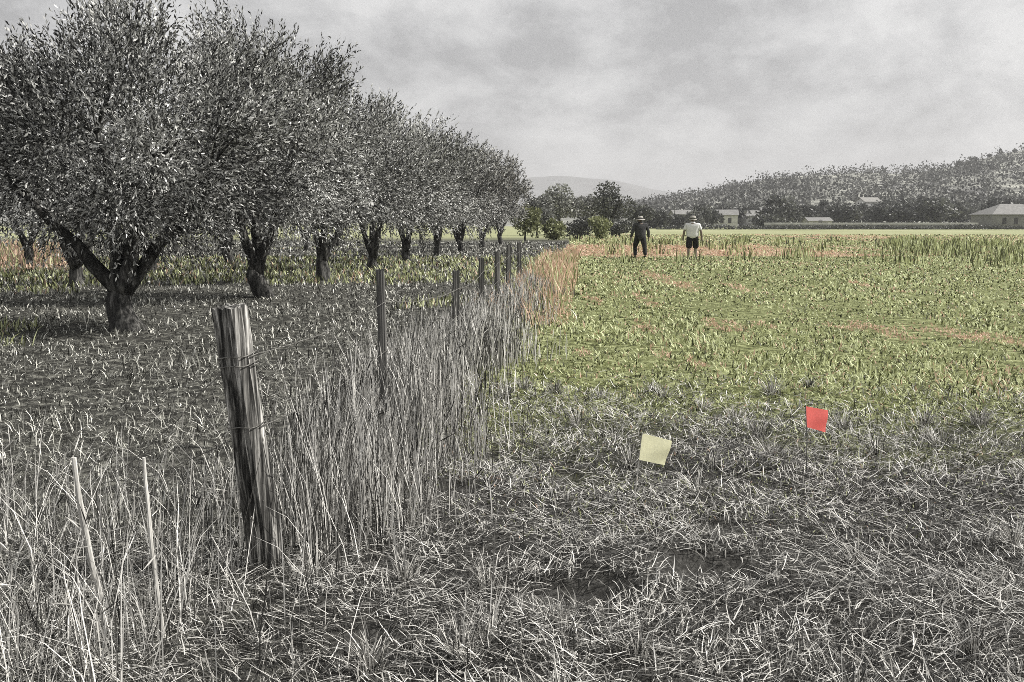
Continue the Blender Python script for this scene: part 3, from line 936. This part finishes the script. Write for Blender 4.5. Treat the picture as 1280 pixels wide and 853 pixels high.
def house(name, px, Y, w, dep, eave, ridge, rz, wallm, roofm, label, hip=False, win=3, door=True, chimney=False, z0=None):
    x = at(px, 290, Y).x
    zg = max(0.0, float(hill_z(np.array([x]), np.array([float(Y)]))[0])) if Y > 275 else 0.0
    if z0 is not None: zg = z0
    root = empty(name, (x, Y, zg), rz)
    a, b = w / 2, dep / 2
    mb = MB()
    mb.box(-a, a, -b, b, -.6, eave)
    if not hip:
        mb.add([(-a, -b, eave), (-a, b, eave), (-a, 0, ridge - .12), (a, -b, eave), (a, b, eave), (a, 0, ridge - .12)], [(0, 2, 1), (3, 4, 5), (0, 3, 5, 2), (1, 2, 5, 4)])
    mb.build('wall', wallm, root)
    o = .35
    mr = MB()
    ze = eave - .10
    t = .16
    if hip:
        q = min(a, b) * .9
        top = [(-a + q, 0, ridge), (a - q, 0, ridge)]
        c = [(-a - o, -b - o, ze), (a + o, -b - o, ze), (a + o, b + o, ze), (-a - o, b + o, ze)]
        lo = [(p[0], p[1], p[2] - t) for p in c]
        mr.add(c + top + lo, [(0, 1, 5, 4), (1, 2, 5), (2, 3, 4, 5), (3, 0, 4), (0, 6, 7, 1), (1, 7, 8, 2), (2, 8, 9, 3), (3, 9, 6, 0), (6, 9, 8, 7)])
    else:
        for s in (-1, 1):
            v = [(-a - o, s * (b + o), ze - .12), (a + o, s * (b + o), ze - .12), (a + o, 0, ridge), (-a - o, 0, ridge)]
            v2 = [(p[0], p[1], p[2] + t) for p in v]
            mr.add(v + v2, [(0, 1, 2, 3), (4, 7, 6, 5), (0, 4, 5, 1), (1, 5, 6, 2), (2, 6, 7, 3), (3, 7, 4, 0)])
    ro = mr.build('roof', roofm, root)
    if chimney:
        mc = MB()
        mc.box(a * .4, a * .4 + .6, .3, .9, ridge - .8, ridge + .8)
        mc.build('chimney', wallm, ro)
    sp = w / (win + 1)
    for i in range(win):
        cx_ = -a + sp * (i + 1)
        if door and i == win // 2:
            md = MB()
            md.box(cx_ - .5, cx_ + .5, -b - .04, -b + .02, 0, 2.1)
            md.build('door', M['darkopen'], root)
            continue
        mw = MB()
        mw.box(cx_ - .45, cx_ + .45, -b - .03, -b + .02, eave * .35, eave * .75)
        wo = mw.build('window', M['darkopen'], root)
        ms = MB()
        ms.box(cx_ - .55, cx_ + .55, -b - .14, -b - .035, eave * .35 - .12, eave * .35)
        ms.build('sill', wallm, wo)
    tag(root, label, 'house')
    return root
house('farmhouse', 1262, 222, 13.2, 9, 3.3, 5.5, R(4), M['greywall'], M['paleroof'], 'low grey farmhouse with a pale hipped roof at the end of the white wall', hip=True, win=4, z0=0)
house('cottage', 906, 285, 6.5, 6, 3.6, 4.9, R(-8), M['whitewall'], M['paleroof'], 'small white cottage among the dark trees behind the walkers', win=2, door=False)
house('long_house', 944, 300, 8.0, 6, 3.2, 4.6, R(10), M['whitewall'], M['paleroof'], 'white house with a pale roof behind the round dark bush', win=3, chimney=True)
house('barn', 1021, 262, 6.0, 5, 1.9, 2.6, R(2), M['whitewall'], M['paleroof'], 'long low white barn below the dark trees', win=3)
house('hill_house', 1040, 345, 5.5, 5, 3.0, 4.2, R(-12), M['whitewall'], M['paleroof'], 'small white house higher up behind the low barn', win=2, door=False)
house('flat_house', 858, 300, 9.0, 7, 3.9, 5.0, R(5), M['greywall'], M['paleroof'], 'grey house with a pale roof behind the person in the white shirt', win=3)
house('hamlet_house', 1084, 320, 6.0, 5, 3.0, 4.2, R(15), M['whitewall'], M['darkroof'], 'white house with a darker roof half hidden in the tree belt', win=2, door=False, z0=5.0)
broad_tree('round_bush', (at(958, 290, 245).x, 245, 0), top_h(264, 245), 3.6, .1, 1800, .6, 431, M['darkleaf'], 'round dark bush in front of the white house', 'bush')

# long low white wall: bays of wall with coping stones
wall_root = empty('field_wall', (at(955, 290, 212).x, 212, 0))
L = at(1222, 290, 212).x - at(955, 290, 212).x
nb = 12
for i in range(nb):
    m = MB()
    m.box(i * L / nb + .02, (i + 1) * L / nb - .02, -.12, .12, -.2, 1.0)
    m.build('wall_bay', M['greywall'], wall_root)
    m = MB()
    m.box(i * L / nb + .01, (i + 1) * L / nb - .01, -.2, .2, 1.003, 1.42)
    m.build('coping', M['whitewall'], wall_root)
tag(wall_root, 'long low wall with a white coping at the far edge of the field', 'wall')

pole = empty('utility_pole', (at(843, 290, 265).x, 265, 0))
m = MB(); m.tube([(0, 0, -.3), (0, 0, 3), (0.02, 0, 7.4)], [.15, .13, .10], 8); m.build('pole', M['post'], pole)
m = MB(); m.box(-.8, .8, -.16, -.102, 6.85, 6.97); m.build('crossarm', M['post'], pole)
for sx in (-.7, 0.25, .7):
    m = MB(); m.tube([(sx, -.13, 6.972), (sx, -.13, 7.06), (sx, -.13, 7.12)], [.03, .05, .02], 6); m.build('insulator', M['paleroof'], pole)
tag(pole, 'wooden utility pole with a crossarm beyond the walkers', 'pole')

# ------------------------------------------------------------------ fence
fence = empty('wire_fence', (-1.03, 4.2, 0))
def rel(v):
    return Vector(v) - Vector((-1.03, 4.2, 0))

def rough_post(pb, pt, w, d, rz, mat, seed, name='post', nz_=26, amp=.006):
    """squared split timber from pb to pt with splintered faces and worn corners; world coordinates"""
    rnd = random.Random(seed)
    pb, pt = Vector(pb), Vector(pt)
    ax = (pt - pb).normalized()
    a = Vector((math.cos(rz), math.sin(rz), 0))
    a = (a - ax * a.dot(ax)).normalized()
    c = ax.cross(a)
    per = 28
    ph = [rnd.uniform(0, 6.28) for _ in range(per)]
    gr = [rnd.uniform(-1, 1) * amp * (1.6 if rnd.random() < .25 else .7) for _ in range(per)]
    vs, fs = [], []
    for i in range(nz_ + 1):
        t = i / nz_
        p = pb.lerp(pt, t)
        tw = 1.06 - .10 * t + .02 * math.sin(7 * t + seed)
        for k in range(per):
            th = 2 * math.pi * (k + .5) / per
            cs, sn = math.cos(th), math.sin(th)
            r = 1 / (abs(cs) ** 14 + abs(sn) ** 14) ** (1 / 14)
            off = gr[k] * (1 + .5 * math.sin(9 * t + ph[k])) + rnd.uniform(-1, 1) * amp * .22
            vs.append(p + a * (cs * r * w / 2 * tw + cs * off) + c * (sn * r * d / 2 * tw + sn * off) + ax * ((rnd.uniform(-.012, .004) - .012 * (k % 3 == 0)) if i == nz_ else 0))
        if i:
            for k in range(per):
                k2 = (k + 1) % per
                fs.append(((i - 1) * per + k, (i - 1) * per + k2, i * per + k2, i * per + k))
    top = len(vs)
    vs.append(pt - ax * .006)
    for k in range(per):
        fs.append((nz_ * per + k, nz_ * per + (k + 1) % per, top))
    mb = MB()
    mb.add([rel(v) for v in vs], fs)
    o = link(name, mb.mesh(name), mat, fence)
    return o

def pix(px, py, Y):
    return at(px, py, Y)
P1b = Vector((-1.05, 4.22, -.15))
P1t = pix(287, 381, 4.12)
post1 = rough_post(P1b, P1t, .112, .110, R(-27), M['wood'], 1)
post1['label'] = 'thick weathered squared post leaning over, dark face and pale edge'
posts = [(P1b, P1t)]
for (px, ptop, tilt, w, seed, Y) in ((475, 336, .02, .052, 2, 6.6), (570, 338, -.01, .062, 3, 10.3), (602, 322, .0, .07, 4, 14.2), (621, 314, .03, .075, 5, 17.0), (636, 306, -.02, .08, 6, 20.3), (649, 303, .02, .085, 7, 23.5)):
    t = at(px, ptop, Y)
    bpt = Vector((t.x + tilt, Y, -.15))
    rough_post(bpt, t, w, w * .9, R(random.uniform(10, 40)), M['post'], seed, nz_=10, amp=.004)
    posts.append((bpt, t))
# wire strands, sagging between posts, wound round each
def strand(frac, seed):
    rnd = random.Random(seed)
    mb = MB()
    pts = []
    first = posts[0][0].lerp(posts[0][1], frac)
    # loose end that droops forward and left from the thick post
    if frac > .5:
        e = ground_at(120, 640)
        for t in (1, .85, .7, .5, .35, .2, .08):
            q = (first + Vector((0, -.07, 0))).lerp(Vector((e.x, e.y, .15)), t)
            q.z += -.10 * math.sin(math.pi * t) * .6
            pts.append(q + Vector((rnd.uniform(-.01, .01), rnd.uniform(-.01, .01), rnd.uniform(-.01, .01))))
    for (a0, a1), (b0, b1) in zip(posts[:-1], posts[1:]):
        A, B = a0.lerp(a1, frac) + Vector((.035, -.06, 0)), b0.lerp(b1, frac) + Vector((.03, -.03, 0))
        for i in range(9):
            t = i / 9
            q = A.lerp(B, t)
            q.z -= .04 * 4 * t * (1 - t) * (1 + .4 * rnd.random())
            pts.append(q)
    pts.append(posts[-1][0].lerp(posts[-1][1], frac))
    mb.tube([rel(p) for p in pts], [.0021 if p.y < 8 else .0032 for p in pts], 5)
    mb.build('wire', M['wire'], fence, True)
for f_, s_ in ((.84, 1), (.60, 2), (.36, 3)):
    strand(f_, s_)
# wire wound round the thick post
for f_ in (.80, .83, .60):
    c = P1b.lerp(P1t, f_)
    ax = (P1t - P1b).normalized()
    a = Vector((math.cos(R(-27)), math.sin(R(-27)), 0))
    a = (a - ax * a.dot(ax)).normalized()
    b2 = ax.cross(a)
    pts = []
    for k in range(30):
        th = k / 29 * 2 * math.pi * 1.6
        cs, sn = math.cos(th), math.sin(th)
        r = 1 / (abs(cs) ** 14 + abs(sn) ** 14) ** (1 / 14)
        pts.append(rel(c + a * cs * r * .066 + b2 * sn * r * .060 + ax * (.022 * k / 29 + .004 * math.sin(k))))
    m = MB()
    m.tube(pts, [.0026] * len(pts), 5)
    m.build('wire_binding', M['wire'], post1, True)
tag(fence, 'old wire fence with a thick leaning wooden post and thinner dark posts beyond', 'fence')

# thin loose stakes
def stake(pxt, pyt, pxb, pyb, r, label, seed, Yt_off=0.0, mat='palewood'):
    rnd = random.Random(seed)
    b = ground_at(pxb, pyb)
    t = at(pxt, pyt, b.y + Yt_off)
    root_loc = (b.x, b.y, 0)
    mb = MB()
    pts, rads = [], []
    n = 9
    for i in range(n + 1):
        q = i / n
        p = Vector((b.x, b.y, -.12)).lerp(t, q) - Vector(root_loc)
        p += Vector((rnd.uniform(-1, 1), rnd.uniform(-1, 1), 0)) * r * .35 + Vector((-.012 * math.sin(q * math.pi), 0, 0))
        pts.append(p)
        rads.append(r * (1.1 - .3 * q) * rnd.uniform(.88, 1.1))
    mb.tube(pts, rads, 7, .12, rnd)
    o = mb.build('wooden_stake', M[mat], None)
    o.location = root_loc
    tag(o, label, 'stake')
stake(91, 572, 140, 775, .0125, 'bleached bent wooden stake leaning in the dry stalks, the thicker one', 5, -.05)
stake(180, 572, 209, 790, .0075, 'thin pale stick leaning among dry stalks beside the thicker stake', 6, -.03)

# ------------------------------------------------------------------ marker flags
def flag(pole_top, pole_base, corners, colr, label, wirecol):
    base = Vector(pole_base)
    root = empty('marker_flag', base)
    m, nt, bs, out = new_mat('flag_' + label.split()[1])
    n = nt.nodes.new('ShaderNodeTexNoise')
    n.inputs['Scale'].default_value = 12
    lo = tuple(c * .9 for c in colr)
    nt.links.new(ramp(nt, [(.35, lo), (.65, colr)], n.outputs[0]), bs.inputs['Base Color'])
    bs.inputs['Roughness'].default_value = .45
    tr = nt.nodes.new('ShaderNodeBsdfTranslucent')
    tr.inputs['Color'].default_value = (*colr, 1)
    mix = nt.nodes.new('ShaderNodeMixShader')
    mix.inputs[0].default_value = .35
    nt.links.new(bs.outputs[0], mix.inputs[1])
    nt.links.new(tr.outputs[0], mix.inputs[2])
    nt.links.new(mix.outputs[0], out.inputs[0])
    mb = MB()
    top = Vector(pole_top)
    mb.tube([Vector((0, 0, -.1)), (top - base) * .5 + Vector((.006, 0, 0)), top - base], [.0028] * 3, 6)
    mb.build('stake', wirecol, root)
    A, B, C, D = [Vector(c) - base for c in corners]        # top at pole, top outer, bottom outer, bottom at pole
    nrm = (B - A).cross(D - A).normalized()
    N_, K_ = 14, 10
    vs, fs = [], []
    for sgn in (1, -1):
        for i in range(N_ + 1):
            for j in range(K_ + 1):
                u, v = i / N_, j / K_
                p = A.lerp(B, u).lerp(D.lerp(C, u), v)
                p += nrm * (.008 * math.sin(u * 5.5 + v * 1.6) * u + .004 * math.sin(v * 6 + u * 3) * u) + nrm * sgn * .0005
                vs.append(p)
    st = (N_ + 1) * (K_ + 1)
    for i in range(N_):
        for j in range(K_):
            q = (i * (K_ + 1) + j, (i + 1) * (K_ + 1) + j, (i + 1) * (K_ + 1) + j + 1, i * (K_ + 1) + j + 1)
            fs.append(q)
            fs.append(tuple(st + k for k in reversed(q)))
    mb = MB()
    mb.add(vs, fs)
    mb.build('flag_sheet', m, root, True)
    tag(root, label, 'flag', 'marker flags at the edge of the field')
Yf = 5.15
flag(at(803, 541, Yf), ground_at(790, 628), [at(803, 542, Yf), at(839, 551, Yf + .12), at(832, 582, Yf + .12), at(799, 575, Yf)], (.92, .91, .66), 'pale yellow marker flag tilted on a thin wire stake in the grass', M['palewood'])
Yr = 5.8
flag(at(1007, 506, Yr), ground_at(1008, 598), [at(1007, 508, Yr), at(1034, 513, Yr + .10), at(1033, 541, Yr + .10), at(1008, 534, Yr)], (.92, .22, .19), 'small red marker flag on a thin dark wire stake at the field edge', M['post'])

# ------------------------------------------------------------------ people
def skin_mesh(name, nodes, edges, root_idx, sub=2):
    me = bpy.data.meshes.new(name)
    me.from_pydata([n[0] for n in nodes], edges, [])
    ob = bpy.data.objects.new(name, me)
    col.objects.link(ob)
    ob.modifiers.new('Skin', 'SKIN')
    for i, n in enumerate(nodes):
        sv = me.skin_vertices[0].data[i]
        r = n[1]
        sv.radius = r if isinstance(r, tuple) else (r, r)
        sv.use_root = (i == root_idx)
    ob.modifiers['Skin'].use_smooth_shade = True
    sm = ob.modifiers.new('Sub', 'SUBSURF')
    sm.levels = sm.render_levels = sub
    dg = bpy.context.evaluated_depsgraph_get()
    res = bpy.data.meshes.new_from_object(ob.evaluated_get(dg))
    res.name = name
    res.polygons.foreach_set('use_smooth', np.ones(len(res.polygons), dtype=bool))
    bpy.data.objects.remove(ob)
    bpy.data.meshes.remove(me)
    return res

def cloth_mat(name, c, w=.25):
    lo = tuple(x * (1 - w) for x in c)
    return noise_mat(name, [(.35, lo), (.65, c)], 14, (1, 1, 1), 5, .9, .35, .01)
M['skin'] = cloth_mat('skin_tone', (.24, .195, .165), .15)
M['whitecloth'] = cloth_mat('white_cotton', (.80, .80, .79), .08)
M['darkcloth'] = cloth_mat('dark_cloth', (.075, .075, .078), .5)
M['blackcloth'] = cloth_mat('black_shorts_cloth', (.03, .03, .032), .3)
M['strawhat'] = cloth_mat('straw_hat_weave', (.48, .46, .42), .35)
M['shoe'] = cloth_mat('shoe_leather', (.03, .028, .026), .3)
M['hair'] = cloth_mat('dark_hair', (.02, .018, .016), .3)

def limb(a, b, k, ra, rb):
    return [(tuple(Vector(a).lerp(Vector(b), i / k)), ra + (rb - ra) * i / k) for i in range(1, k + 1)]

def make_person(loc, rz, label, step, arms, clothes, H=1.70):
    """local axes: +Y is the walking direction (away), X to the person's right"""
    root = empty('person', loc, rz)
    # joints
    hipL, hipR = Vector((-.095, 0, .90)), Vector((.095, 0, .90))
    kneeL, kneeR = Vector((-.11, .05 + .10 * step, .49)), Vector((.11, .05 - .10 * step, .49))
    ankL, ankR = Vector((-.115, .12 * step - .02, .085)), Vector((.115, -.12 * step - .02, .085 + .03))
    shL, shR = Vector((-.19, 0, 1.40)), Vector((.19, 0, 1.40))
    elL, elR = Vector((-.255 - arms * .6, -.02, 1.11)), Vector((.255 + arms * .6, -.02, 1.11))
    wrL, wrR = Vector((-.275 - arms * .8, .07, .86)), Vector((.275 + arms * .8, .05, .86))
    nodes, edges = [], []
    def add(p, r, parent=None):
        nodes.append((tuple(p), r))
        if parent is not None: edges.append((parent, len(nodes) - 1))
        return len(nodes) - 1
    pel = add((0, 0, .95), (.155, .115))
    sp1 = add((0, .01, 1.10), (.145, .105), pel)
    sp2 = add((0, .01, 1.27), (.165, .115), sp1)
    chest = add((0, 0, 1.40), (.15, .10), sp2)
    neck = add((0, .01, 1.47), .055, chest)
    nk2 = add((0, .025, 1.52), .055, neck)
    h1 = add((0, .035, 1.565), (.068, .082), nk2)
    h2 = add((0, .03, 1.62), (.077, .095), h1)
    h3 = add((0, .03, 1.675), (.062, .078), h2)
    nose = add((0, .137, 1.60), .012, h2)
    for s in (-1, 1):
        add((s * .088, .025, 1.605), .014, h2)
    for s, sh, el, wr in ((-1, shL, elL, wrL), (1, shR, elR, wrR)):
        a = add(sh, .062, chest)
        a = add(sh.lerp(el, .5), .05, a)
        a = add(el, .041, a)
        a = add(el.lerp(wr, .4), .040, a)
        a = add(wr, .027, a)
        palm = add(wr + Vector((s * .004, .015, -.06)), (.022, .036), a)
        for k in range(4):
            f0 = wr + Vector((s * .004, -.016 + .021 * k, -.10))
            f = add(f0, .0095, palm)
            f = add(f0 + Vector((-s * .004, .006, -.035 - .006 * (k in (1, 2)))), .0085, f)
            add(f0 + Vector((-s * .016, .010, -.064 - .010 * (k in (1, 2)))), .007, f)
        th = add(wr + Vector((-s * .012, .042, -.045)), .011, palm)
        add(wr + Vector((-s * .022, .058, -.078)), .009, th)
    for s, hp, kn, an in ((-1, hipL, kneeL, ankL), (1, hipR, kneeR, ankR)):
        a = add(hp, .088, pel)
        a = add(hp.lerp(kn, .5), .078, a)
        a = add(kn, .055, a)
        a = add(kn.lerp(an, .35), .056, a)
        a = add(an, .037, a)
        a = add(an + Vector((0, .06, -.045)), (.036, .028), a)
        add(an + Vector((0, .15, -.06)), (.038, .020), a)
    link('body', skin_mesh('body', nodes, edges, pel), M['skin'], root)
    # shirt or jacket
    nodes, edges = [], []
    cl = clothes
    k = cl['loose']
    w0 = add((0, 0, cl['hem']), (.175 * k, .135 * k))
    w1 = add((0, .01, 1.06), (.168 * k, .128 * k), w0)
    w2 = add((0, .01, 1.24), (.180 * k, .132 * k), w1)
    w3 = add((0, 0, 1.395), (.165, .112), w2)
    a_ = add((0, .005, 1.47), .082, w3)
    add((0, .01, 1.535), .074, a_)
    for s, sh, el, wr in ((-1, shL, elL, wrL), (1, shR, elR, wrR)):
        a = add(sh + Vector((0, 0, .005)), .078, w3)
        if cl['sleeve'] == 'short':
            a = add(sh.lerp(el, .45), .073, a)
            add(sh.lerp(el, .80), .070, a)
        else:
            a = add(sh.lerp(el, .5), .066, a)
            a = add(el, .058, a)
            a = add(el.lerp(wr, .5), .052, a)
            add(el.lerp(wr, .95), .044, a)
    link(cl['top_name'], skin_mesh(cl['top_name'], nodes, edges, w0), cl['top'], root)
    nodes, edges = [], []
    p0 = add((0, 0, 1.08), (.162, .124))
    p1 = add((0, 0, .90), (.168, .130), p0)
    for s, hp, kn, an in ((-1, hipL, kneeL, ankL), (1, hipR, kneeR, ankR)):
        a = add(hp + Vector((s * .012, 0, -.05)), .118, p1)
        a = add(hp.lerp(kn, .55), .112, a)
        if cl['legs'] == 'short':
            add(hp.lerp(kn, 1.0) + Vector((0, 0, -.04)), .108, a)
        else:
            a = add(kn, .080, a)
            a = add(kn.lerp(an, .5), .074, a)
            add(kn.lerp(an, .97), .066, a)
    link(cl['bottom_name'], skin_mesh(cl['bottom_name'], nodes, edges, p0), cl['bottom'], root)
    for an in (ankL, ankR):
        nodes, edges = [], []
        s0 = add(an + Vector((0, -.03, -.025)), (.045, .042))
        s1 = add(an + Vector((0, .06, -.045)), (.046, .034), s0)
        add(an + Vector((0, .17, -.06)), (.044, .024), s1)
        link('shoe', skin_mesh('shoe', nodes, edges, s0), M['shoe'], root)
    # hair over the back of the head
    nodes, edges = [], []
    a = add((0, -.005, 1.545), (.066, .056))
    a = add((0, .01, 1.64), (.080, .084), a)
    add((0, .02, 1.69), (.060, .066), a)
    link('hair', skin_mesh('hair', nodes, edges, 0), M['hair'], root)
    # hat: lathe with crown and drooping brim
    br = cl['brim']
    prof = [(.0, .125), (.045, .122), (.082, .105), (.098, .05), (.103, .0), (br * .8, -.012), (br, -.034), (br, -.042), (br * .78, -.022), (.10, -.012)]
    vs, fs = [], []
    n = 28
    for j, (r, z) in enumerate(prof):
        for i in range(n):
            th = 2 * math.pi * i / n
            wob = .012 * math.sin(2 * th + 1) * (r / br) if r > .11 else 0
            vs.append((math.cos(th) * max(r, .001), math.sin(th) * max(r, .001) * 1.12 + .025, 1.635 + z + wob))
    for j in range(len(prof) - 1):
        for i in range(n):
            i2 = (i + 1) % n
            fs.append((j * n + i, (j + 1) * n + i, (j + 1) * n + i2, j * n + i2))
    mb = MB(); mb.add(vs, fs)
    ht = mb.build('hat', cl['hat'], root, True)
    mb = MB()
    mb.tube([(math.cos(t) * .105, math.sin(t) * .105 * 1.12 + .025, 1.655) for t in [2 * math.pi * i / 24 for i in range(25)]], [.013] * 25, 6)
    mb.build('hat_band', M['darkcloth'], ht, True)
    root.scale = (1.22, 1.15, 1.0)
    tag(root, label, 'person')
    return root
pA = ground_at(800, 323)
pB = ground_at(865, 325)
make_person((pA.x, pA.y, 0), R(12), 'person in dark jacket, dark trousers and pale brimmed hat walking away', 1.7, .05,
            dict(loose=1.22, hem=.70, sleeve='long', top=M['darkcloth'], top_name='jacket', legs='long', bottom=M['blackcloth'], bottom_name='trousers', hat=M['strawhat'], brim=.165))
make_person((pB.x, pB.y, 0), R(-10), 'person in white short-sleeved shirt, black shorts and pale hat walking away', -1, .035,
            dict(loose=1.30, hem=.80, sleeve='short', top=M['whitecloth'], top_name='shirt', legs='short', bottom=M['blackcloth'], bottom_name='shorts', hat=M['strawhat'], brim=.13))

# ------------------------------------------------------------------ haze
hm = bpy.data.materials.new('pale_haze')
hm.use_nodes = True
nt = hm.node_tree
for n in list(nt.nodes): nt.nodes.remove(n)
o_ = nt.nodes.new('ShaderNodeOutputMaterial')
pv = nt.nodes.new('ShaderNodeVolumePrincipled')
pv.inputs['Color'].default_value = (.93, .935, .95, 1)
pv.inputs['Density'].default_value = .00027
pv.inputs['Anisotropy'].default_value = .2
nt.links.new(pv.outputs[0], o_.inputs['Volume'])
mb = MB()
mb.box(-5200, 5200, -80, 6200, -3, 270)
tag(mb.build('haze', hm), 'pale haze in the air over the field and hills', 'haze', kind='stuff')
